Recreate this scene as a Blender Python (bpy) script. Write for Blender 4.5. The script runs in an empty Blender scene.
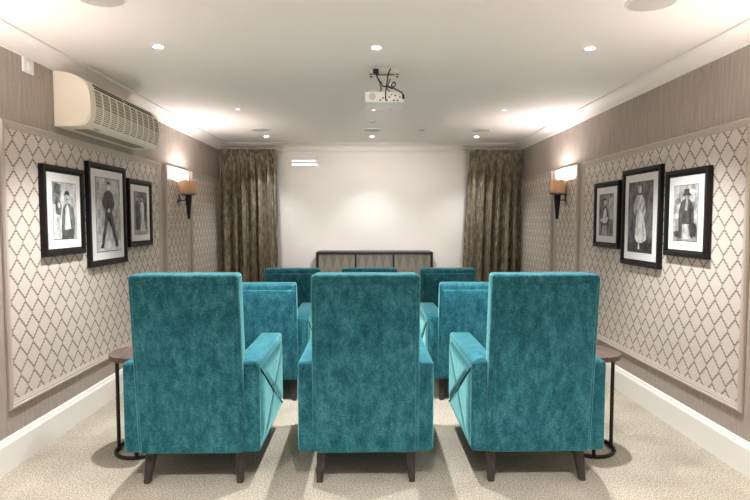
import bpy, bmesh, math, random
from mathutils import Vector, Matrix
random.seed(7)
PI = math.pi
sc = bpy.context.scene
col = sc.collection

# ---------------------------------------------------------------- camera
cd = bpy.data.cameras.new('camera'); cam = bpy.data.objects.new('camera', cd); col.objects.link(cam)
cd.sensor_width = 36; cd.lens = 36 * 520 / 750
cam.location = (0, 0, 1.36)
cam.rotation_euler = (PI/2 - math.atan(29/520), 0, -math.atan(7/520))
sc.camera = cam
# ---------------------------------------------------------------- world, exposure
w = bpy.data.worlds.new('world'); sc.world = w; w.use_nodes = True
w.node_tree.nodes['Background'].inputs[0].default_value = (1, .93, .85, 1)
w.node_tree.nodes['Background'].inputs[1].default_value = .3
vs = sc.view_settings
vs.view_transform = 'Standard'; vs.look = 'None'; vs.gamma = 1; vs.use_curve_mapping = False
vs.exposure = 1.42
LAMP = (.99, 1, 1)
DOWN_W = 78; SCONCE_W = 13
XL, XR, YB, YF, ZC = -1.97, 2.03, 7.0, -1.6, 2.39       # left, right, back, rear behind camera, ceiling

def spot(name, loc, watts, cone, blend=.55, size=.035, parent=None):
    l = bpy.data.lights.new(name, 'SPOT'); l.energy = watts; l.color = LAMP
    l.spot_size = math.radians(cone); l.spot_blend = blend; l.shadow_soft_size = size
    o = bpy.data.objects.new(name, l); col.objects.link(o); o.location = loc
    if parent: o.parent = parent
    return o

# ---------------------------------------------------------------- materials
def s2l(c):
    return tuple((x/255/12.92 if x/255 <= .04045 else ((x/255+.055)/1.055)**2.4) for x in c)
def mat(name, rgb, rough=.6, metal=0, emit=None, estr=0, spec=.5):
    m = bpy.data.materials.new(name); m.use_nodes = True
    b = m.node_tree.nodes['Principled BSDF']
    b.inputs['Base Color'].default_value = (*s2l(rgb), 1)
    b.inputs['Roughness'].default_value = rough; b.inputs['Metallic'].default_value = metal
    b.inputs['Specular IOR Level'].default_value = spec
    if emit:
        b.inputs['Emission Color'].default_value = (*s2l(emit), 1); b.inputs['Emission Strength'].default_value = estr
    return m
class NT:
    def __init__(s, m): s.t = m.node_tree; s.b = s.t.nodes['Principled BSDF']
    def n(s, typ, **k):
        x = s.t.nodes.new(typ)
        for a, v in k.items(): setattr(x, a, v)
        return x
    def l(s, a, b): s.t.links.new(a, b)
    def math(s, op, a, b=None):
        x = s.n('ShaderNodeMath', operation=op)
        for i, v in enumerate((a, b)):
            if v is None: continue
            if isinstance(v, (int, float)): x.inputs[i].default_value = v
            else: s.l(v, x.inputs[i])
        return x.outputs[0]
    def coord(s, scale=(1,1,1), rand=False):
        tc = s.n('ShaderNodeTexCoord'); mp = s.n('ShaderNodeMapping'); mp.inputs['Scale'].default_value = scale
        s.l(tc.outputs['Object'], mp.inputs[0])
        if rand:
            oi = s.n('ShaderNodeObjectInfo'); v = s.n('ShaderNodeCombineXYZ'); r = s.math('MULTIPLY', oi.outputs['Random'], 40)
            s.l(r, v.inputs[0]); s.l(r, v.inputs[1]); s.l(v.outputs[0], mp.inputs['Location'])
        return mp.outputs[0]
    def noise(s, vec, scale, detail=3, rough=.55):
        x = s.n('ShaderNodeTexNoise'); x.inputs['Scale'].default_value = scale
        x.inputs['Detail'].default_value = detail; x.inputs['Roughness'].default_value = rough
        s.l(vec, x.inputs['Vector']); return x.outputs[0]
    def ramp(s, fac, stops):
        r = s.n('ShaderNodeValToRGB'); e = r.color_ramp.elements
        while len(e) < len(stops): e.new(.5)
        for i, (p, c) in enumerate(stops): e[i].position = p; e[i].color = (*s2l(c), 1)
        s.l(fac, r.inputs[0]); return r.outputs[0]
    def bump(s, h, strength=.3, dist=.01):
        b = s.n('ShaderNodeBump'); b.inputs['Strength'].default_value = strength; b.inputs['Distance'].default_value = dist
        s.l(h, b.inputs['Height']); s.l(b.outputs[0], s.b.inputs['Normal'])

M = {}
M['ceiling'] = mat('ceiling_paint', (245, 238, 233), .7)
M['white'] = mat('white_gloss_paint', (238, 234, 228), .45)
M['screen'] = mat('screen_fabric', (238, 233, 228), .9)
M['mould'] = mat('moulding_paint', (190, 179, 168), .35)
M['black'] = mat('black_frame', (14, 12, 11), .45, spec=.3)
M['mount'] = mat('mount_card', (232, 230, 228), .8)
M['cream'] = mat('cream_plastic', (244, 235, 218), .4)
M['cream2'] = mat('cream_plastic_grille', (158, 150, 128), .6)
M['dark'] = mat('dark_slot', (32, 28, 24), .6)
M['chrome'] = mat('polished_metal', (150, 142, 136), .15, 1)
M['grey'] = mat('grey_grille', (196, 190, 186), .7)
M['plastic'] = mat('white_plastic', (240, 238, 234), .4)
M['cable'] = mat('black_cable', (16, 16, 16), .5)
M['lens'] = mat('lamp_lens', (255, 255, 255), .3, 0, (255, 244, 226), 14)
M['lensdim'] = mat('dim_lamp_lens', (240, 235, 228), .3, 0, (255, 244, 226), 1.2)
M['print_light'] = mat('projected_text', (250, 250, 246), .9, 0, (255, 253, 246), .9)

def m_wall():
    m = mat('grasscloth_wallpaper', (172, 158, 145), .75); t = NT(m)
    v = t.coord((1, 1, .06)); a = t.noise(v, 70, 3)
    v2 = t.coord((.25, .25, 1)); b = t.noise(v2, 160, 2)
    f = t.math('ADD', t.math('MULTIPLY', a, .7), t.math('MULTIPLY', b, .3))
    t.l(t.ramp(f, [(.3, (152, 140, 131)), (.7, (182, 170, 160))]), t.b.inputs['Base Color'])
    t.bump(f, .15, .004); return m
M['wall'] = m_wall()
def m_trellis():
    m = mat('trellis_wallpaper', (215, 205, 194), .6); t = NT(m)
    tc = t.n('ShaderNodeTexCoord'); sp = t.n('ShaderNodeSeparateXYZ'); t.l(tc.outputs['Object'], sp.inputs[0])
    u = t.math('MULTIPLY', sp.outputs[1], 1/.115); v = t.math('MULTIPLY', sp.outputs[2], 1/.165)
    # a net of diamonds joined by short upright stems; the sloping sides are dashed
    v2 = t.math('ADD', t.math('MULTIPLY', v, 2), 200)
    g = t.math('MINIMUM', t.math('MAXIMUM', t.math('DIVIDE', t.math('SUBTRACT', t.math('FRACT', v2), .11), .78), 0), 1)
    vo = t.math('MULTIPLY', t.math('ADD', t.math('FLOOR', v2), g), .5)
    stem = t.math('LESS_THAN', t.math('ABSOLUTE', t.math('SUBTRACT', g, .5)), .499)
    ds = t.math('ADD', t.math('MULTIPLY', t.math('SINE', t.math('ADD', t.math('MULTIPLY', g, 8*PI), -PI/2)), .5), .5)
    ds = t.math('MULTIPLY', t.math('POWER', ds, .9), stem)
    wid = t.math('ADD', t.math('MULTIPLY', ds, .022), .072)
    dists = []
    for sgn in (1, -1):
        q = t.math('ADD', u, t.math('MULTIPLY', vo, sgn))
        d = t.math('ABSOLUTE', t.math('SUBTRACT', t.math('FRACT', t.math('ADD', q, 300)), .5))
        line = t.math('MINIMUM', t.math('MAXIMUM', t.math('MULTIPLY', t.math('SUBTRACT', wid, d), 28), 0), 1)
        dists.append(t.math('MULTIPLY', line, t.math('ADD', t.math('MULTIPLY', ds, .45), .5)))
    f = t.math('MAXIMUM', *dists)
    nz = t.noise(t.coord((1, 1, 1)), 240, 2)
    f = t.math('MULTIPLY', f, t.math('ADD', t.math('MULTIPLY', nz, .5), .75))
    t.l(t.ramp(f, [(0, (212, 202, 192)), (.45, (170, 157, 146)), (1, (112, 98, 88))]), t.b.inputs['Base Color'])
    return m
M['trellis'] = m_trellis()
def m_carpet():
    m = mat('loop_carpet', (180, 170, 150), .95, spec=.1); t = NT(m)
    c = t.coord(); a = t.noise(c, 120, 4, .75); b = t.noise(c, 2.5, 2)
    f = t.math('ADD', t.math('MULTIPLY', a, .85), t.math('MULTIPLY', b, .15))
    t.l(t.ramp(f, [(.34, (104, 96, 84)), (.5, (170, 161, 146)), (.66, (222, 214, 200))]), t.b.inputs['Base Color'])
    t.bump(a, .6, .008); return m
M['carpet'] = m_carpet()
def m_velvet():
    m = mat('teal_velvet', (30, 118, 124), .8, spec=.15); t = NT(m)
    c = t.coord(rand=True); a = t.noise(t.coord((1.6, 1.6, .8), True), 12, 8, .78); d = t.noise(c, 110, 4, .75)
    f = t.math('ADD', t.math('MULTIPLY', a, .6), t.math('MULTIPLY', d, .4))
    t.l(t.ramp(f, [(.36, (10, 56, 68)), (.5, (36, 100, 113)), (.64, (76, 138, 150))]), t.b.inputs['Base Color'])
    t.b.inputs['Sheen Weight'].default_value = 1; t.b.inputs['Sheen Roughness'].default_value = .35
    t.b.inputs['Sheen Tint'].default_value = (*s2l((150, 226, 226)), 1)
    t.bump(d, .25, .004); return m
M['velvet'] = m_velvet()
M['seam'] = mat('dark_teal_seam', (6, 44, 50), .8)
def m_wood(name, c0, c1, axis=(1, 1, .08), rough=.45):
    m = mat(name, c0, rough); t = NT(m)
    a = t.noise(t.coord(axis), 60, 4, .6)
    t.l(t.ramp(a, [(.35, c0), (.65, c1)]), t.b.inputs['Base Color']); return m
M['leg'] = m_wood('dark_leg_wood', (30, 23, 21), (62, 50, 46))
M['tablewood'] = m_wood('dark_table_wood', (74, 58, 54), (112, 94, 88), (1, .1, 1), .4)
M['iron'] = mat('dark_iron', (34, 26, 24), .4, .4)
M['espresso'] = m_wood('espresso_wood', (20, 14, 12), (38, 28, 25), (.1, 1, 1))
def m_curtain():
    m = mat('bronze_crushed_velvet', (130, 118, 100), .5, spec=.4); t = NT(m)
    a = t.noise(t.coord((1, 1, .45)), 26, 5, .7)
    t.l(t.ramp(a, [(.34, (72, 64, 52)), (.5, (124, 113, 94)), (.68, (188, 175, 152))]), t.b.inputs['Base Color'])
    t.b.inputs['Sheen Weight'].default_value = .4; t.b.inputs['Sheen Tint'].default_value = (*s2l((230, 215, 190)), 1)
    t.bump(a, .35, .01); return m
M['curtain'] = m_curtain()
def m_veneer():
    m = mat('zigzag_veneer', (140, 135, 118), .4); t = NT(m)
    tc = t.n('ShaderNodeTexCoord'); sp = t.n('ShaderNodeSeparateXYZ'); t.l(tc.outputs['Object'], sp.inputs[0])
    u = t.math('MULTIPLY', sp.outputs[0], 1/.105); v = t.math('MULTIPLY', sp.outputs[2], 1/.38)
    tri = t.math('ABSOLUTE', t.math('SUBTRACT', t.math('FRACT', t.math('ADD', u, 50)), .5))
    f = t.math('FRACT', t.math('ADD', t.math('ADD', v, tri), 20))
    st = t.math('LESS_THAN', f, .5)
    nz = t.noise(t.coord((1, 1, .2)), 90, 3)
    g = t.math('ADD', t.math('MULTIPLY', st, .5), t.math('MULTIPLY', nz, .5))
    t.l(t.ramp(g, [(.15, (116, 113, 102)), (.5, (132, 128, 116)), (.9, (150, 145, 132))]), t.b.inputs['Base Color'])
    return m
M['veneer'] = m_veneer()
def m_shade():
    m = bpy.data.materials.new('tan_lampshade'); m.use_nodes = True; t = m.node_tree; t.nodes.clear()
    o = t.nodes.new('ShaderNodeOutputMaterial'); mx = t.nodes.new('ShaderNodeMixShader'); mx.inputs[0].default_value = .06
    d = t.nodes.new('ShaderNodeBsdfDiffuse'); d.inputs[0].default_value = (*s2l((166, 136, 112)), 1)
    r = t.nodes.new('ShaderNodeBsdfTranslucent'); r.inputs[0].default_value = (*s2l((228, 204, 176)), 1)
    t.links.new(d.outputs[0], mx.inputs[1]); t.links.new(r.outputs[0], mx.inputs[2]); t.links.new(mx.outputs[0], o.inputs[0])
    return m
M['shade'] = m_shade()
M['glass'] = mat('clear_glass', (245, 245, 245), .05); M['glass'].node_tree.nodes['Principled BSDF'].inputs['Transmission Weight'].default_value = .9
GREYS = {}
def grey(v):
    if v not in GREYS:
        GREYS[v] = m = mat('photo_grey_%d' % v, (v, v-1, v-3), .5); t = NT(m)
        lo, hi = max(8, v-38), min(250, v+34)
        t.l(t.ramp(t.noise(t.coord((1, 1, .6)), 26, 5, .6), [(.36, (lo, lo, lo-2)), (.64, (hi, hi, hi-2))]), t.b.inputs['Base Color'])
    return GREYS[v]

# ---------------------------------------------------------------- mesh helpers
def obj(name, bm, m, parent=None, smooth=True, loc=None):
    me = bpy.data.meshes.new(name); bmesh.ops.recalc_face_normals(bm, faces=bm.faces[:]); bm.to_mesh(me); bm.free()
    for x in (m if isinstance(m, (list, tuple)) else [m]): me.materials.append(x)
    o = bpy.data.objects.new(name, me); col.objects.link(o)
    if smooth:
        for p in me.polygons: p.use_smooth = True
        try: me.set_sharp_from_angle(angle=math.radians(38))
        except Exception: pass
    if parent: o.parent = parent
    if loc: o.location = loc
    return o
def tag(o, label, cat, group=None):
    o['label'] = label; o['category'] = cat
    if group: o['group'] = group
    return o
def thing(name, label, cat, loc=(0,0,0), group=None):
    o = bpy.data.objects.new(name, None); o.empty_display_size = .1; col.objects.link(o); o.location = loc
    return tag(o, label, cat, group)
def struct(name, bm, m, parent=None, smooth=False):
    o = obj(name, bm, m, parent, smooth)
    if not parent: o['kind'] = 'structure'
    return o
def box(bm, x0, x1, y0, y1, z0, z1, r=0, seg=3, fn=None, mi=0):
    t = bmesh.new(); bmesh.ops.create_cube(t, size=1)
    for v in t.verts: v.co = ((x0+x1)/2 + v.co.x*(x1-x0), (y0+y1)/2 + v.co.y*(y1-y0), (z0+z1)/2 + v.co.z*(z1-z0))
    if r: bmesh.ops.bevel(t, geom=t.edges[:], offset=r, segments=seg, profile=.5, affect='EDGES')
    if fn:
        for v in t.verts: v.co = fn(v.co.copy())
    merge(bm, t, mi); return bm
def merge(bm, t, mi=0):
    mp = [bm.verts.new(v.co) for v in t.verts]; t.verts.index_update()
    for f in t.faces:
        try: nf = bm.faces.new([mp[v.index] for v in f.verts]); nf.material_index = mi
        except ValueError: pass
    t.free()
def B(*a, **k): return box(bmesh.new(), *a, **k)
def lathe(bm, prof, seg=32, c=(0,0,0), axis='Z', a0=0, a1=2*PI):
    """prof: (radius, height) list turned around an axis"""
    full = abs(a1-a0-2*PI) < 1e-6; n = seg if full else seg+1; rings = []
    for r, h in prof:
        ring = []
        for i in range(n):
            a = a0+(a1-a0)*i/seg; x, y = r*math.cos(a), r*math.sin(a)
            p = {'Z': (x, y, h), 'X': (h, x, y), 'Y': (x, h, y)}[axis]
            ring.append(bm.verts.new((c[0]+p[0], c[1]+p[1], c[2]+p[2])))
        rings.append(ring)
    for A, Bq in zip(rings, rings[1:]):
        for i in range(seg):
            j = (i+1) % n; bm.faces.new((A[i], A[j], Bq[j], Bq[i]))
    for ring, pr in ((rings[0], prof[0]), (rings[-1], prof[-1])):
        if pr[0] > 1e-5 and full:
            bm.faces.new(ring)
    return bm
def tube(bm, pts, r, seg=8, closed=False):
    pts = [Vector(p) for p in pts]; n = len(pts); rings = []
    for i, p in enumerate(pts):
        a = pts[(i-1) % n] if (closed or i > 0) else p; b = pts[(i+1) % n] if (closed or i < n-1) else p
        d = (b-a).normalized(); up = Vector((0,0,1)) if abs(d.z) < .9 else Vector((1,0,0))
        s = d.cross(up).normalized(); u = s.cross(d).normalized(); rr = r[i] if isinstance(r, (list, tuple)) else r
        rings.append([bm.verts.new(p + s*rr*math.cos(2*PI*k/seg) + u*rr*math.sin(2*PI*k/seg)) for k in range(seg)])
    for i in range(n if closed else n-1):
        A, Bq = rings[i], rings[(i+1) % n]
        for k in range(seg): bm.faces.new((A[k], A[(k+1) % seg], Bq[(k+1) % seg], Bq[k]))
    if not closed: bm.faces.new(rings[0]); bm.faces.new(rings[-1])
    return bm
def extrude(bm, poly, axis, a, b, mi=0):
    """poly of 2-D points extruded along an axis from a to b; the two other axes in xyz order"""
    def P(p, t): return {'X': (t, p[0], p[1]), 'Y': (p[0], t, p[1]), 'Z': (p[0], p[1], t)}[axis]
    A = [bm.verts.new(P(p, a)) for p in poly]; Bq = [bm.verts.new(P(p, b)) for p in poly]; n = len(poly)
    for i in range(n): bm.faces.new((A[i], A[(i+1) % n], Bq[(i+1) % n], Bq[i])).material_index = mi
    bm.faces.new(A).material_index = mi; bm.faces.new(Bq).material_index = mi
    return bm

# ================================================================ THE ROOM
struct('floor', B(XL-.1, XR+.1, YF-.1, YB+.1, -.1, 0), M['carpet'])
struct('ceiling', B(XL-.1, XR+.1, YF-.1, YB+.1, ZC, ZC+.1), M['ceiling'])
struct('wall_left', B(XL-.1, XL, YF-.1, YB+.1, 0, ZC), M['wall'])
struct('wall_right', B(XR, XR+.1, YF-.1, YB+.1, 0, ZC), M['wall'])
struct('wall_back', B(XL, XR, YB, YB+.1, 0, ZC), M['screen'])
struct('wall_front', B(XL, XR, YF-.1, YF, 0, ZC), M['wall'])
sk = [(0, 0), (.022, 0), (.022, .15), (.019, .156), (.016, .158), (.009, .178), (0, .182)]
struct('baseboard_left', extrude(bmesh.new(), [(XL+a, z) for a, z in sk], 'Y', YF, YB), M['white'])
struct('baseboard_right', extrude(bmesh.new(), [(XR-a, z) for a, z in sk], 'Y', YF, YB), M['white'])
struct('baseboard_back', extrude(bmesh.new(), [(YB-a, z) for a, z in sk], 'X', XL+.022, XR-.022), M['white'])
# coved cornice: bead at the bottom, concave sweep, thin lip on the ceiling
cv = [(0, 2.298), (.012, 2.298), (.012, 2.308)] + [(.012+.083*(1-math.cos(a)), 2.308+.07*math.sin(a)) for a in [i*PI/2/8 for i in range(1, 9)]] + [(.105, 2.378), (.105, ZC), (0, ZC)]
cvs = [(a*.9, z) for a, z in cv]
struct('trim_1', extrude(bmesh.new(), [(XL+a, z) for a, z in cv], 'Y', YF, YB), M['ceiling'], smooth=True)
struct('trim_2', extrude(bmesh.new(), [(XR-a, z) for a, z in cvs], 'Y', YF, YB), M['ceiling'], smooth=True)
struct('trim_3', extrude(bmesh.new(), [(YB-a, z) for a, z in cvs], 'X', XL+.012, XR-.012), M['ceiling'], smooth=True)

def wall_panel(n, side, y0, y1, z0=.32, z1=1.91):
    """raised picture-frame moulding round a wallpapered field"""
    X = XL if side < 0 else XR; s = 1 if side < 0 else -1
    prof = [(0, 0), (0, .012), (.008, .020), (.016, .020), (.020, .014), (.030, .014), (.034, .009), (.043, .007), (.047, 0)]  # (inward distance, height off wall)
    bm = bmesh.new(); rings = []
    for d, h in prof:
        rings.append([bm.verts.new((X+s*h, yy, zz)) for yy, zz in ((y0+d, z0+d), (y1-d, z0+d), (y1-d, z1-d), (y0+d, z1-d))])
    for A, Q in zip(rings, rings[1:]):
        for i in range(4): bm.faces.new((A[i], A[(i+1) % 4], Q[(i+1) % 4], Q[i]))
    o = struct('trim_%d' % n, bm, M['mould'])
    struct('wallpaper_field', B(*sorted((X, X+s*.003)), y0+.04, y1-.04, z0+.04, z1-.04), M['trellis'], parent=o)
wall_panel(4, -1, 2.82, 4.97); wall_panel(5, -1, 5.09, 5.745); wall_panel(6, -1, 5.83, 6.93)
wall_panel(7, 1, 2.735, 4.9); wall_panel(8, 1, 5.0, 5.62); wall_panel(9, 1, 5.71, 6.85)
wall_panel(10, -1, 2.05, 2.71); wall_panel(11, 1, 1.97, 2.625)

# ================================================================ PROJECTION SCREEN
t = thing('projection_screen', 'wide white projection screen hanging between the two curtains', 'screen', (.045, 6.955, .3))
obj('screen_sheet', B(-1.25, 1.265, 0, .004, 0, 1.985), M['screen'], t, False)
obj('bottom_bar', B(-1.25, 1.265, -.012, .014, -.025, 0, r=.006), M['white'], t)
obj('screen_housing', B(-1.27, 1.285, -.028, .025, 1.972, 1.995, r=.006), M['white'], t)
for row, (xa, xb, z, h) in enumerate(((-1.045, -.745, 1.848, .018), (-1.05, -.73, 1.797, .020))):
    x = xa; k = 0; bm = bmesh.new()
    while x < xb:
        wd = random.uniform(.007, .013)
        box(bm, x, x+wd, -.003, .0, z, z+h*random.choice((.75, 1, .8)))
        x += wd+.0035; k += 1
        if k == (9 if row else 8): x += .012
    o = obj('projected_caption', bm, M['print_light'], t, False); o['label'] = 'short line of small white projected text'

# ================================================================ CURTAINS
def curtain(x0t, x1t, x0b, x1b, phase, label):
    t = thing('curtain', label, 'curtain', ((x0t+x1t)/2, 6.80, .01), 'bronze curtains beside the screen')
    nx, nz = 190, 40; H = 2.28; cx = (x0t+x1t)/2
    rnd = random.Random(phase); fr = [(rnd.uniform(0, 6.3), rnd.uniform(.6, 1.2)) for _ in range(10)]
    bm = bmesh.new(); g = []
    for k in range(nz+1):
        v = k/nz; z = H*(1-v); row = []
        a = x0t + (x0b-x0t)*v**.8; b = x1t + (x1b-x1t)*v**.8
        amp = .012 if z > H-.075 else .014 + .056*min(1, (H-.075-z)/.35)
        for i in range(nx+1):
            u = i/nx
            uu = u + .012*math.sin(u*19+phase) + .006*math.sin(5*v+u*7)
            wv = (abs(math.sin(uu*PI*6.5+phase))*2-1.2) * .9 + .35*math.sin(uu*2*PI*15.5+phase*2+v) + .18*math.sin(uu*2*PI*27+v*3)
            if z > H-.075: wv = math.sin(u*2*PI*30)*.8
            elif z > H-.11: wv = .5*wv
            x = a+(b-a)*(u + .008*math.sin(uu*2*PI*7.5+phase+1.2)*min(1, v*4))
            row.append(bm.verts.new((x-cx, amp*wv, z)))
        g.append(row)
    for k in range(nz):
        for i in range(nx): bm.faces.new((g[k][i], g[k][i+1], g[k+1][i+1], g[k+1][i]))
    o = obj('drape', bm, M['curtain'], t); md = o.modifiers.new('cloth_thickness', 'SOLIDIFY'); md.thickness = .004
    obj('heading_tape', B(x0t-cx, x1t-cx, .014, .02, H-.08, H-.004), M['curtain'], t, False)
    obj('curtain_track', B(x0t-cx-.01, x1t-cx+.01, .016, .036, H-.012, H+.012, r=.003), M['white'], t, False)
curtain(-1.91, -1.205, -1.92, -1.15, 1.0, 'bronze crushed velvet curtain hanging left of the white screen')
curtain(1.335, 2.0, 1.235, 2.0, 4.0, 'bronze crushed velvet curtain hanging right of the white screen')

# ================================================================ MEDIA CABINET
t = thing('media_cabinet', 'low dark wood cabinet with three patterned doors below the screen', 'cabinet', (.083, 6.7, 0))
W = .738; F = -.16; R_ = .22; ZT = .97
bm = bmesh.new()
box(bm, -W, W, F, R_, ZT-.03, ZT, r=.003, seg=1); box(bm, -W, W, F, R_, .12, .15, r=.003, seg=1)
for x in (-W, W-.03): box(bm, x, x+.03, F, R_, .15, ZT-.03)
box(bm, -W+.03, W-.03, R_-.01, R_, .15, ZT-.03)
d1 = (W*2-.06-.04)/3
for k in (1, 2):
    x = -W+.03+k*d1+(k-1)*.02; box(bm, x, x+.02, F, R_-.01, .15, ZT-.03)
obj('carcass', bm, M['espresso'], t, False)
for k in range(3):
    x = -W+.03+k*(d1+.02)+.002
    dr = obj('door', B(x, x+d1-.004, F+.004, F+.022, .153, ZT-.034, r=.002, seg=1), M['veneer'], t, False)
    obj('door_knob', lathe(bmesh.new(), [(0, -.016), (.008, -.014), (.008, -.006), (.004, 0), (.004, .004)], 12, (x+(d1/2), F+.002, ZT-.055), 'Y'), M['chrome'], dr)
for sx in (-1, 1):
    for y in (F+.03, R_-.03):
        obj('leg', B(sx*(W-.05)-.02, sx*(W-.05)+.02, y-.02, y+.02, 0, .12, r=.003, seg=1), M['espresso'], t, False)

# ================================================================ ARMCHAIRS
def make_chair(label, top, group):
    t = thing('armchair', label, 'armchair', (0, 0, 0), group)
    lean = .085 if top > 1 else .065
    def L(p):
        k = (p.z-.16)/(top-.16)
        return Vector((p.x*(1-.015*k)*(1-.35*max(0, p.y-.03)), p.y - lean*k if k > 0 else p.y, p.z))
    def dense(bm_args, r, seg, hw_fn=None, cuts=8):
        tb = bmesh.new(); box(tb, *bm_args, r=r, seg=seg)
        for i in range(1, cuts):
            z = bm_args[4]+(bm_args[5]-bm_args[4])*i/cuts
            bmesh.ops.bisect_plane(tb, geom=tb.verts[:]+tb.edges[:]+tb.faces[:], plane_co=(0,0,z), plane_no=(0,0,1))
        for v in tb.verts: v.co = L(v.co)
        return tb
    # back: main shell, plus rear panel set inside a seam
    back = obj('backrest', dense((-.275, .275, .006, .150, .165, top), .022, 4), M['velvet'], t)
    obj('rear_panel', dense((-.255, .255, -.004, .03, .168, top-.045), .012, 3), M['velvet'], back)
    obj('headrest_cushion', dense((-.20, .20, .12, .185, top-.27, top-.03), .03, 4, cuts=3), M['velvet'], back)
    obj('lumbar_cushion', dense((-.20, .20, .12, .20, .46, top-.28), .035, 4, cuts=3), M['velvet'], back)
    # arms with cross-seamed side panels
    for s in (-1, 1):
        def A(p):
            # the arm's rear end rounds down and the arm is a touch wider at the top
            k = max(0, (p.z-.5)/.14)
            return p
        arm = obj('armrest', B(*sorted((s*.212, s*.350)), .012, .735, .165, .64, r=.02, seg=4, fn=A), M['velvet'], t)
        n = 36; bm = bmesh.new(); g = []
        y0, y1, z0, z1 = .04, .715, .185, .60
        for i in range(n+1):
            row = []
            for j in range(n+1):
                a, b = i/n, j/n
                dA = abs((1-a)-b)/1.414; dB = abs(a-b)/1.414
                e = min(a, 1-a, b, 1-b)
                h = .013*min(1, e/.09)**.5
                h -= .011*math.exp(-(dA/.035)**2) + .006*math.exp(-(dB/.03)**2)
                if h < -.004: h = -.004
                row.append(bm.verts.new((s*(.348+h), y0+(y1-y0)*a, z0+(z1-z0)*b)))
            g.append(row)
        for i in range(n):
            for j in range(n): bm.faces.new((g[i][j], g[i+1][j], g[i+1][j+1], g[i][j+1]))
        sp = obj('side_panel', bm, M['velvet'], arm)
        pts = [(s*(.3525+.003*math.sin(PI*k/12*2)), y0+(y1-y0)*(k/12), z1-(z1-z0)*(k/12)-.018*math.sin(PI*k/12)) for k in range(13)]
        o = obj('seam_line', tube(bmesh.new(), pts, [.003+.0045*math.sin(PI*k/12) for k in range(13)], 8), M['seam'], arm)  # dark tube along the sunken diagonal of the side panel
    # seat
    bm = B(-.208, .208, .13, .70, .19, .34, r=.015)
    obj('seat_base', bm, M['velvet'], t)
    obj('seat_cushion', B(-.208, .208, .15, .745, .335, .475, r=.045, seg=5), M['velvet'], t)
    obj('footrest', B(-.205, .205, .70, .735, .185, .335, r=.014), M['velvet'], t)
    # splayed tapered legs
    for sx in (-1, 1):
        for (yt, yb) in ((.085, .035), (.64, .67)):
            tb = bmesh.new(); bmesh.ops.create_cube(tb, size=1)
            for v in tb.verts:
                up = v.co.z > 0; hw = .026 if up else .015
                v.co = (sx*(.232 if up else .241) + (v.co.x*2)*hw, (yt if up else yb)+(v.co.y*2)*hw, .168 if up else 0)
            bmesh.ops.bevel(tb, geom=tb.edges[:], offset=.003, segments=2, affect='EDGES')
            obj('leg', tb, M['leg'], t)
    return t
def copy_tree(o, parent=None):
    c = o.copy(); col.objects.link(c)
    if parent: c.parent = parent
    for ch in list(o.children): copy_tree(ch, c)
    return c
ROWG = {1: 'tall armchairs in the nearest row', 2: 'armchairs in the middle row', 3: 'armchairs in the front row by the screen'}
tall = make_chair('tall teal velvet armchair at the left of the nearest row', 1.098, ROWG[1])
low = make_chair('teal velvet armchair in the middle row, left of the aisle chair', .90, ROWG[2])
chairs = [
 (tall, -.907, 2.615, 'tall teal velvet armchair in nearest row, beside the left side table'),
 (tall, -.012, 2.615, 'tall teal velvet armchair in the centre of the nearest row'),
 (tall, .884, 2.615, 'tall teal velvet armchair in nearest row, beside the right side table'),
 (low, -.80, 3.855, 'lower teal armchair in second row, behind-left of the central tall chair'),
 (low, .80, 3.855, 'lower teal armchair in second row, behind-right of the central tall chair'),
 (low, -.735, 5.06, 'teal armchair in the farthest row, in front of the left curtain'),
 (low, .014, 5.06, 'teal armchair in the farthest row, in front of the patterned cabinet'),
 (low, .78, 5.06, 'teal armchair in the farthest row, in front of the right curtain')]
used = set()
for i, (src, x, y, lb) in enumerate(chairs):
    o = src if src.name not in used else copy_tree(src)
    used.add(src.name)
    o.location = (x, y, 0); o['label'] = lb; o.rotation_euler = (0, 0, math.radians(.4) if i == 2 else 0); o['group'] = ROWG[1 if i < 3 else 2 if i < 5 else 3]

# ================================================================ SIDE TABLES
def side_table(sx, cx, cy, label):
    t = thing('side_table', label, 'side table', (cx, cy, 0), 'round side tables beside the nearest chairs')
    R1 = .168; cut = .074      # the top stops where the chair arm begins
    a = math.acos(cut/R1); pts = []
    for k in range(33):
        th = a + (2*PI-2*a)*k/32
        pts.append((-sx*R1*math.cos(th), R1*math.sin(th)))
    tb = extrude(bmesh.new(), pts, 'Z', .562, .59)
    bmesh.ops.bevel(tb, geom=[e for e in tb.edges if abs(e.verts[0].co.z-e.verts[1].co.z) < 1e-5], offset=.004, segments=2, affect='EDGES')
    obj('tabletop', tb, M['tablewood'], t)
    ring = [(.142*math.cos(2*PI*k/40), .15*math.sin(2*PI*k/40), .011) for k in range(40)]
    obj('base_ring', tube(bmesh.new(), ring, .011, 8, True), M['iron'], t)
    for dx, dy in ((sx*.124, -.03), (sx*-.03, -.148), (sx*-.03, .148)):
        xt = dx
        obj('leg', tube(bmesh.new(), [(dx, dy, .012), (xt, dy*.98, .563)], .011, 8), M['iron'], t)
side_table(-1, -1.35, 3.06, 'round dark wood side table on iron ring base, left of left chair')
side_table(1, 1.322, 3.04, 'round dark wood side table on iron ring base, right of right chair')

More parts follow.
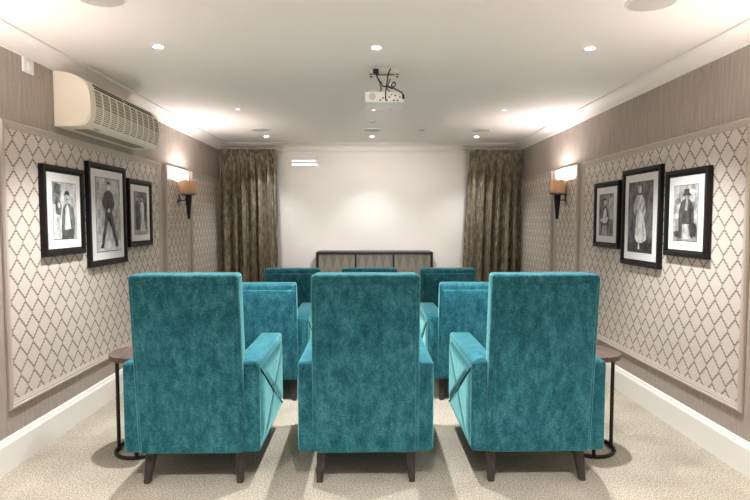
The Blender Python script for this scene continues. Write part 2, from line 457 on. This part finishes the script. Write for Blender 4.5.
# ================================================================ WALL SCONCES
def sconce(side, y, label, watts=SCONCE_W):
    X = XL if side < 0 else XR; s = 1 if side < 0 else -1; zc = 1.575
    t = thing('wall_sconce', label, 'wall light', (X+s*.003, y, zc), 'torch shaped wall sconces')
    bm = bmesh.new(); lathe(bm, [(.0, .022), (.02, .02), (.034, .012), (.038, 0)], 24, (0, 0, 0), 'X')
    for v in bm.verts: v.co = (s*abs(v.co.x), v.co.y*1.0, v.co.z*1.7)
    obj('backplate', bm, M['chrome'], t)
    D = .105 if side < 0 else .092
    obj('arm', tube(bmesh.new(), [(s*.015, 0, 0), (s*.05, 0, -.004), (s*.085, 0, .008), (s*D, 0, .03)], .008, 10), M['chrome'], t)
    obj('torch_stem', lathe(bmesh.new(), [(.0, -.196), (.011, -.195), (.014, -.18), (.034, .02), (.034, .036), (0, .036)], 20, (s*D, 0, 0)), M['black'], t)
    obj('collar', lathe(bmesh.new(), [(0, .036), (.03, .036), (.075, .052), (.078, .058), (0, .058)], 28, (s*D, 0, 0)), M['chrome'], t)
    sh = obj('lamp_shade', lathe(bmesh.new(), [(.0835, .066), (.0835, .198), (.0815, .198), (.0815, .066), (.0835, .066)], 40, (s*D, 0, 0)), M['shade'], t)
    obj('candle_sleeve', lathe(bmesh.new(), [(.011, .058), (.011, .11), (0, .11)], 16, (s*D, 0, 0)), M['plastic'], t)
    obj('bulb', lathe(bmesh.new(), [(.0, .106), (.009, .11), (.015, .125), (.012, .145), (.004, .165), (0, .168)], 16, (s*D, 0, 0)), M['lens'], t)
    obj('glass_finial', lathe(bmesh.new(), [(0, .17), (.008, .17), (.008, .225), (0, .23)], 12, (s*D, 0, 0)), M['glass'], t)
    l = bpy.data.lights.new('sconce_light', 'POINT'); l.energy = watts; l.color = (1, .965, .94); l.shadow_soft_size = .045
    lo = bpy.data.objects.new('sconce_light', l); col.objects.link(lo); lo.parent = t; lo.location = (s*D, 0, .165)
sconce(-1, 5.44, 'torch wall sconce with tan drum shade on the left wall')
sconce(1, 5.31, 'torch wall sconce with tan drum shade on the right wall')
# the same pair lights the walls beside the camera
sconce(-1, 2.37, 'torch wall sconce on the left wall beside the camera', 9)
sconce(1, 2.29, 'torch wall sconce on the right wall beside the camera', 9)
sconce(-1, -.4, 'added unseen torch sconce on the left wall at the back of the room', 24)  # added pair out of view, there to brighten the ceiling
sconce(1, -.4, 'added unseen torch sconce on the right wall at the back of the room', 24)

# ================================================================ FRAMED PHOTOGRAPHS
def ell(cx, cy, rx, ry, n=16): return [(cx+rx*math.cos(2*PI*k/n), cy+ry*math.sin(2*PI*k/n)) for k in range(n)]
# each art: shapes drawn in unit coordinates (0..1 across, 0..1 up): (polygon, grey)
ART = {
 'suit': (196, [([(0,.62),(.3,.6),(.36,.98),(0,1)], 120), ([(.04,.82),(.26,.78),(.3,.97),(.08,1)], 60), ([(.1,.45),(.3,.42),(.36,.6),(.2,.78),(.1,.7)], 90),
    ([(.34,0),(.38,.2),(.34,.38),(.42,.58),(.56,.64),(.72,.64),(.88,.55),(.94,.32),(.84,.14),(.86,0)], 108), ([(.48,.16),(.5,.55),(.6,.63),(.66,.55),(.74,.18)], 235),
    ([(.34,0),(.4,.18),(.62,.15),(.84,.18),(.86,0)], 70), (ell(.58,.74,.1,.085), 178), ([(.47,.76),(.48,.84),(.58,.87),(.68,.84),(.69,.77),(.62,.8),(.52,.8)], 40), ([(.54,.71),(.63,.71),(.63,.725),(.54,.725)], 60), (ell(.22,.6,.07,.05), 190)]),
 'stance': (182, [([(0,0),(1,0),(1,.14),(0,.12)], 205), ([(.1,.12),(.12,.12),(.12,1),(.1,1)], 150), ([(.86,.12),(.88,.12),(.88,1),(.86,1)], 150), ([(0,.55),(1,.56),(1,.57),(0,.56)], 160), ([(0,.78),(1,.79),(1,.8),(0,.79)], 160),
    ([(.16,.08),(.28,.34),(.36,.54),(.62,.54),(.74,.34),(.88,.09),(.78,.07),(.62,.3),(.5,.47),(.39,.3),(.26,.06)], 62), ([(.12,.04),(.26,.04),(.26,.1),(.16,.1)], 25), ([(.76,.05),(.88,.05),(.86,.11),(.77,.1)], 25),
    ([(.36,.52),(.34,.6),(.28,.56),(.24,.68),(.32,.8),(.44,.84),(.56,.84),(.68,.79),(.74,.66),(.68,.56),(.62,.6),(.62,.52)], 48), (ell(.49,.9,.07,.05), 196), ([(.42,.91),(.42,.95),(.5,.975),(.57,.94),(.56,.91),(.49,.935)], 22), (ell(.49,.56,.07,.03), 190)]),
 'couple': (120, [([(0,0),(1,0),(1,.1),(0,.12)], 170), ([(.1,.1),(.14,.5),(.1,.7),(.24,.8),(.4,.72),(.42,.4),(.4,.1)], 58), (ell(.27,.85,.08,.055), 172), ([(.19,.87),(.27,.94),(.35,.87)], 30),
    ([(.44,.06),(.5,.4),(.44,.6),(.52,.76),(.66,.78),(.76,.68),(.74,.4),(.84,.06)], 222), (ell(.6,.85,.08,.06), 205), ([(.51,.86),(.53,.93),(.62,.95),(.7,.88),(.66,.8),(.65,.88)], 70), ([(.82,.3),(.97,.3),(.97,.9),(.84,.9)], 85)]),
 'sitter': (130, [([(0,.5),(.3,.55),(.3,1),(0,1)], 92), ([(.66,.4),(1,.4),(1,.92),(.7,.9)], 176), ([(.14,.0),(.2,.3),(.16,.5),(.26,.68),(.46,.72),(.66,.62),(.74,.34),(.66,0)], 74),
    ([(.3,.3),(.34,.6),(.48,.68),(.56,.5),(.52,.3)], 214), (ell(.42,.82,.1,.07), 188), ([(.32,.84),(.34,.9),(.44,.92),(.54,.87),(.52,.84),(.42,.87)], 36), ([(.1,.34),(.56,.3),(.7,.42),(.62,.46),(.5,.38),(.14,.42)], 205), ([(.2,0),(.3,.24),(.6,.24),(.6,0)], 160)]),
 'gown': (92, [([(0,0),(1,0),(1,.12),(.5,.17),(0,.12)], 40), ([(0,.12),(.5,.16),(1,.12),(1,.2),(0,.2)], 72), ([(.3,.2),(.36,.42),(.34,.56),(.42,.64),(.58,.64),(.64,.54),(.72,.4),(.8,.18),(.6,.13),(.4,.14)], 216),
    ([(.34,.24),(.4,.5),(.44,.56),(.44,.22)], 190), ([(.6,.22),(.58,.52),(.64,.46),(.72,.24)], 196), ([(.36,.6),(.3,.76),(.4,.82),(.58,.82),(.68,.74),(.62,.6)], 206), ([(.3,.76),(.24,.6),(.3,.52),(.35,.56),(.32,.62),(.38,.76)], 190), ([(.68,.76),(.76,.6),(.7,.5),(.64,.54),(.68,.62),(.62,.76)], 190),
    (ell(.49,.89,.075,.05), 214), ([(.4,.88),(.4,.94),(.5,.965),(.59,.93),(.58,.87),(.55,.92),(.44,.92)], 172), ([(.46,.04),(.54,.04),(.53,.14),(.47,.14)], 204)]),
 'hat': (172, [([(0,0),(1,0),(1,.2),(.6,.3),(0,.26)], 150), (ell(.18,.72,.14,.06), 120), (ell(.84,.62,.14,.08), 135), (ell(.12,.45,.14,.05), 215), (ell(.8,.88,.12,.05), 214), (ell(.16,.12,.13,.06), 60), (ell(.9,.2,.09,.12), 70),
    ([(.26,.02),(.28,.3),(.22,.5),(.32,.7),(.48,.76),(.7,.74),(.86,.62),(.88,.3),(.84,.05),(.72,.1),(.7,.3),(.4,.3),(.38,.05)], 62), ([(.42,.03),(.42,.3),(.68,.3),(.66,.03)], 176), ([(.5,.56),(.54,.74),(.62,.74),(.6,.54)], 150), (ell(.56,.8,.085,.06), 110),
    ([(.4,.83),(.46,.86),(.46,.93),(.66,.94),(.67,.86),(.75,.84),(.74,.82),(.42,.81)], 48)]),
}
def picture(side, y0, y1, z0, z1, art, label):
    """y0 < y1; hung on the panelled side wall"""
    X = XL+.004 if side < 0 else XR-.004; s = 1 if side < 0 else -1
    t = thing('framed_photograph', label, 'picture frame', (X, (y0+y1)/2, z0), 'framed black and white photographs on the %s wall' % ('left' if side < 0 else 'right'))
    w = (y1-y0)/2; h = z1-z0; fw = .045; dp = .032
    bm = bmesh.new(); prof = [(0, 0), (0, dp-.004), (.004, dp), (fw*.55, dp-.002), (fw-.004, dp-.012), (fw, dp-.018), (fw, 0)]
    rings = []
    for d, x in prof:
        rings.append([bm.verts.new((s*x, yy, zz)) for yy, zz in ((-w+d, d), (w-d, d), (w-d, h-d), (-w+d, h-d))])
    rings.append(rings[0])
    for A, Q in zip(rings, rings[1:]):
        for i in range(4): bm.faces.new((A[i], A[(i+1) % 4], Q[(i+1) % 4], Q[i]))
    obj('frame', bm, M['black'], t, False)
    obj('mount_board', B(*sorted((s*.004, s*.022)), -w+fw, w-fw, fw, h-fw), M['mount'], t, False)
    my = .052 if w > .28 else .05; mz = .055
    a0, a1, b0, b1 = -w+fw+my, w-fw-my, fw+mz, h-fw-mz
    # along the wall the picture reads left-to-right towards +y on the left wall and towards -y on the right wall
    def P(u, v, lay): return (s*(.0225+.0004*lay), (a0+(a1-a0)*u) if side < 0 else (a1-(a1-a0)*u), b0+(b1-b0)*v)
    bg, shapes = ART[art]; bm = bmesh.new(); greys = []
    def add(poly, g, lay):
        if g not in greys: greys.append(g)
        # fan-free fill through triangulation
        f = bm.faces.new([bm.verts.new(P(min(1, max(0, u)), min(1, max(0, v)), lay)) for u, v in poly]); f.material_index = greys.index(g)
    add([(0,0),(1,0),(1,1),(0,1)], 70, 0); add([(.015,.01),(.985,.01),(.985,.99),(.015,.99)], bg, 1)
    for k, (poly, g) in enumerate(shapes): add([(.02+.96*u, .012+.976*v) for u, v in poly], g, k+2)
    bmesh.ops.triangulate(bm, faces=bm.faces[:])
    me = bpy.data.meshes.new('photo_print'); bm.to_mesh(me); bm.free()
    for g in greys: me.materials.append(grey(g))
    o = bpy.data.objects.new('photo_print', me); col.objects.link(o); o.parent = t
LW = 'small black framed photograph '
picture(-1, 3.146, 3.595, 1.142, 1.705, 'suit', 'black framed photo of man in pale jacket raising a dark hat')
picture(-1, 3.655, 4.210, 1.032, 1.778, 'stance', 'taller black framed photo of man in dark jacket with legs spread')
picture(-1, 4.262, 4.708, 1.146, 1.708, 'couple', 'black framed photo with pale standing figure, nearest the left sconce')
picture(1, 4.135, 4.585, 1.136, 1.688, 'sitter', 'black framed photo of figure holding something, nearest the right sconce')
picture(1, 3.545, 4.08, 1.026, 1.75, 'gown', 'taller black framed photo of woman in a billowing white dress')
picture(1, 3.042, 3.487, 1.131, 1.688, 'hat', 'black framed photo of man standing in brimmed hat and dark jacket')

# ================================================================ AIR CONDITIONER
t = thing('air_conditioner', 'cream wall mounted air conditioner high on the left wall', 'air conditioner', (XL, 3.325, 1.955))
prof = [(0, .0), (.15, -.0), (.195, .012), (.222, .045), (.232, .10), (.232, .17), (.225, .225), (.208, .27), (.17, .305), (.10, .332), (0, .342)]
def smooth_prof(p, it=2):
    for _ in range(it):
        q = [p[0]]
        for a, b in zip(p, p[1:]): q += [(a[0]*.75+b[0]*.25, a[1]*.75+b[1]*.25), (a[0]*.25+b[0]*.75, a[1]*.25+b[1]*.75)]
        p = q + [p[-1]]
    return p
Lac = 1.10
bm = extrude(bmesh.new(), smooth_prof(prof, 1), 'Y', 0, Lac)
bmesh.ops.bevel(bm, geom=[e for e in bm.edges if abs(e.verts[0].co.y-e.verts[1].co.y) < 1e-5], offset=.008, segments=2, affect='EDGES')
body = obj('casing', bm, M['cream'], t)
# curved grille
def front_at(z):
    pts = sorted(smooth_prof(prof, 1)[2:-1], key=lambda p: p[1])
    for a, b in zip(pts, pts[1:]):
        if a[1] <= z <= b[1] and b[1] > a[1]: return a[0]+(b[0]-a[0])*(z-a[1])/(b[1]-a[1])
    return .2
def strip(bm, ya, yb, za, zb, off, n=14):
    zs = [za+(zb-za)*k/n for k in range(n+1)]
    o_ = [(front_at(z)+off, z) for z in zs]; i_ = [(front_at(z)-.006, z) for z in reversed(zs)]
    extrude(bm, o_+i_, 'Y', ya, yb)
bm = bmesh.new(); strip(bm, .045, Lac-.03, .035, .240, .002)
gr = obj('intake_grille', bm, M['cream2'], t)
bm = bmesh.new()
for k in range(11):
    y = .045+(Lac-.075-.007)*k/10; strip(bm, y, y+.012, .035, .240, .006)
obj('grille_rib', bm, M['cream'], gr)
bm = bmesh.new()
for k in range(13):
    z = .042+(.0125*k if k < 8 else .0875+.022*(k-7)); strip(bm, .045, Lac-.03, z, z+(.005 if k < 8 else .002), .004, 2)
obj('grille_slat', bm, M['cream'], gr)
bm = bmesh.new()
for k, (ya, yb) in enumerate(((.09, .49), (.51, .99))):
    for zc in (.256, .274):
        x = front_at(zc); box(bm, x-.012, x+.003, ya, yb, zc-.005, zc+.005)
obj('air_slot', bm, M['dark'], t)
bm = bmesh.new(); box(bm, .06, .15, .12, Lac-.12, -.003, .004, r=.001, seg=1)
obj('outlet_flap', bm, M['cream2'], t)
obj('indicator_window', B(.165, .19, .12, .19, -.001, .008), M['grey'], t)

# ================================================================ THERMOSTAT / SWITCH PLATE
t = thing('switch_plate', 'small white square control plate high on left wall by air conditioner', 'switch', (XL, 3.085, 2.213))
obj('plate', B(0, .012, -.047, .047, 0, .085, r=.003), M['plastic'], t)
obj('rocker', B(.010, .018, -.012, .022, .024, .062, r=.002), M['plastic'], t)

# ================================================================ PROJECTOR
t = thing('projector', 'small white projector hanging from the ceiling on a metal bracket', 'projector', (.112, 3.5, 2.146))
obj('projector_body', B(-.13, .13, 0, .24, 0, .073, r=.008), M['plastic'], t)
obj('fan_grille', lathe(bmesh.new(), [(0, -.003), (.020, -.003), (.024, .002)], 24, (-.082, 0, .040), 'Y'), M['grey'], t)
bm = bmesh.new()
for x, z, a in ((.012, .014, .007), (-.012, .03, .006), (.03, .035, .005), (.06, .014, .007), (.085, .014, .006), (.045, .05, .004), (-.03, .015, .006), (.1, .035, .004), (.07, .045, .005)):
    box(bm, x-a, x+a, -.002, .003, z-.004, z+.004)
obj('port', bm, M['dark'], t, False)
for x in (-.118, .118): obj('foot', B(x-.008, x+.008, .02, .05, .072, .079), M['dark'], t, False)
obj('lens', lathe(bmesh.new(), [(.034, .0), (.034, .02), (.03, .026), (0, .022)], 24, (.05, .238, .038), 'Y'), M['dark'], t)
bm = bmesh.new(); zt = ZC-2.146
obj('ceiling_bracket', B(-.07, .09, .05, .2, zt-.016, zt, r=.003), M['plastic'], t, False)
for (xa, xb) in ((-.05, -.035), (.05, .06)):
    obj('bracket_arm', tube(bmesh.new(), [(xa, .12, zt-.016), (xa*.4, .12, .12), (xb, .12, .072)], .006, 8), M['chrome'], t)
obj('column', tube(bmesh.new(), [(.005, .12, zt-.016), (.005, .12, .072)], .014, 12), M['plastic'], t)
obj('crossbar', B(-.055, .07, .04, .055, zt-.055, zt-.046), M['chrome'], t, False)
for x in (-.09, .085):
    for z in (zt-.062, zt-.045): obj('bracket_bolt', B(x-.009, x+.009, .05, .064, z-.003, z+.003), M['dark'], t, False)
obj('bracket_plate', B(-.1, .095, .062, .068, zt-.072, zt-.014), M['plastic'], t, False)
obj('plug_box', B(-.078, -.04, .02, .05, zt-.05, zt-.018, r=.002), M['cable'], t, False)
def cable(pts): obj('cable', tube(bmesh.new(), smooth3(pts), .0045, 6), M['cable'], t)
def smooth3(p, it=3):
    p = [Vector(q) for q in p]
    for _ in range(it):
        q = [p[0]]
        for a, b in zip(p, p[1:]): q += [a*.75+b*.25, a*.25+b*.75]
        p = q+[p[-1]]
    return p
cable([(.04, .03, zt-.016), (.02, -.005, zt-.06), (.012, -.012, .11), (.004, -.012, .06), (.006, -.002, .016)])
cable([(-.058, .03, zt-.05), (-.04, .01, .145), (-.018, -.005, .125), (-.018, -.01, .10), (.03, -.012, .104), (.05, -.01, .085)])
cable([(.02, -.01, .1), (.05, -.015, .085), (.075, -.012, .115), (.06, -.01, .135), (.04, -.012, .11), (.055, -.012, .09), (.09, -.015, .075), (.125, -.012, .05), (.125, -.002, .025)])
obj('cable_plug', B(.115, .131, -.012, .0, .022, .05, r=.002), M['cable'], t, False)

# the projector is on: its own beam reaches the screen
l = spot('projector_beam', (.05, .275, .038), 78, 56, 1, .02, t); l.data.color = (1, .97, .94)
l.rotation_euler = (Vector((.045, 7.0, 1.35)) - Vector((.162, 3.775, 2.184))).to_track_quat('-Z', 'Y').to_euler()

# ================================================================ CEILING FITTINGS
def downlight(x, y, label, power=DOWN_W, dim=False, cone=98):
    t = thing('ceiling_downlight', label, 'downlight', (x, y, ZC), 'recessed ceiling downlights')
    r = .030 if not dim else .022
    obj('bezel', lathe(bmesh.new(), [(r*.8, -.001), (r, -.006), (r*1.12, -.003), (r*1.2, 0)], 28), M['white'], t)
    obj('lamp', lathe(bmesh.new(), [(0, -.002), (r*.8, -.002)], 28), M['lensdim'] if dim else M['lens'], t)
    if power: spot('downlight_beam', (0, 0, -.012), power, cone if not dim else 76, .7, .025, t)
pos = {3.145: 'in the row above the nearest chairs', 6.4: 'in the row closest to the screen'}
for y, ph in pos.items():
    for x, sd in ((-1.235, 'left'), (.05, 'middle'), (1.325, 'right')):
        downlight(x, y, '%s lit round downlight %s' % (sd, ph), DOWN_W if y < 5 else DOWN_W*.22, cone=98 if y < 5 else 92)
for x, sd in ((-1.2, 'left'), (.057, 'middle'), (1.265, 'right')):
    downlight(x, 4.87, '%s small dim round downlight in the row beyond the projector' % sd, 14, True)
# unseen downlights around the camera; the rearmost row is added for brightness
for y in (1.05, -.6):
    for x in (-1.235, .05, 1.325):
        downlight(x, y, 'unseen lit round downlight over the back of the room', DOWN_W)
def speaker(x, y, label, r=.112):
    t = thing('ceiling_speaker', label, 'ceiling speaker', (x, y, ZC), 'round ceiling speakers')
    obj('rim', lathe(bmesh.new(), [(r*.93, -.001), (r*.95, -.007), (r, -.005), (r*1.02, 0)], 40), M['white'], t)
    obj('speaker_grille', lathe(bmesh.new(), [(0, -.006), (r*.9, -.004), (r*.94, -.003)], 40), M['grey'], t)
speaker(-1.235, 2.47, 'large round ceiling speaker cut by the top edge, left')
speaker(1.335, 2.49, 'large round ceiling speaker cut by the top edge, right')
speaker(-1.212, 5.96, 'round grey ceiling speaker near the left curtain')
speaker(.046, 5.96, 'round grey ceiling speaker near screen, directly beyond the projector')
speaker(1.282, 5.96, 'round grey ceiling speaker near the right curtain')
for x, y, lb in ((.213, 4.83, 'small flat ceiling sensor just beyond the projector'), (.052, 5.43, 'tiny ceiling sensor between projector and middle far speaker'), (.613, 5.95, 'tiny ceiling sensor between middle and right far speakers')):
    s_ = obj('ceiling_sensor', lathe(bmesh.new(), [(0, -.012), (.024, -.011), (.034, -.004), (.036, 0)], 20), M['grey'], None, loc=(x, y, ZC)); tag(s_, lb, 'sensor', 'small ceiling sensors')
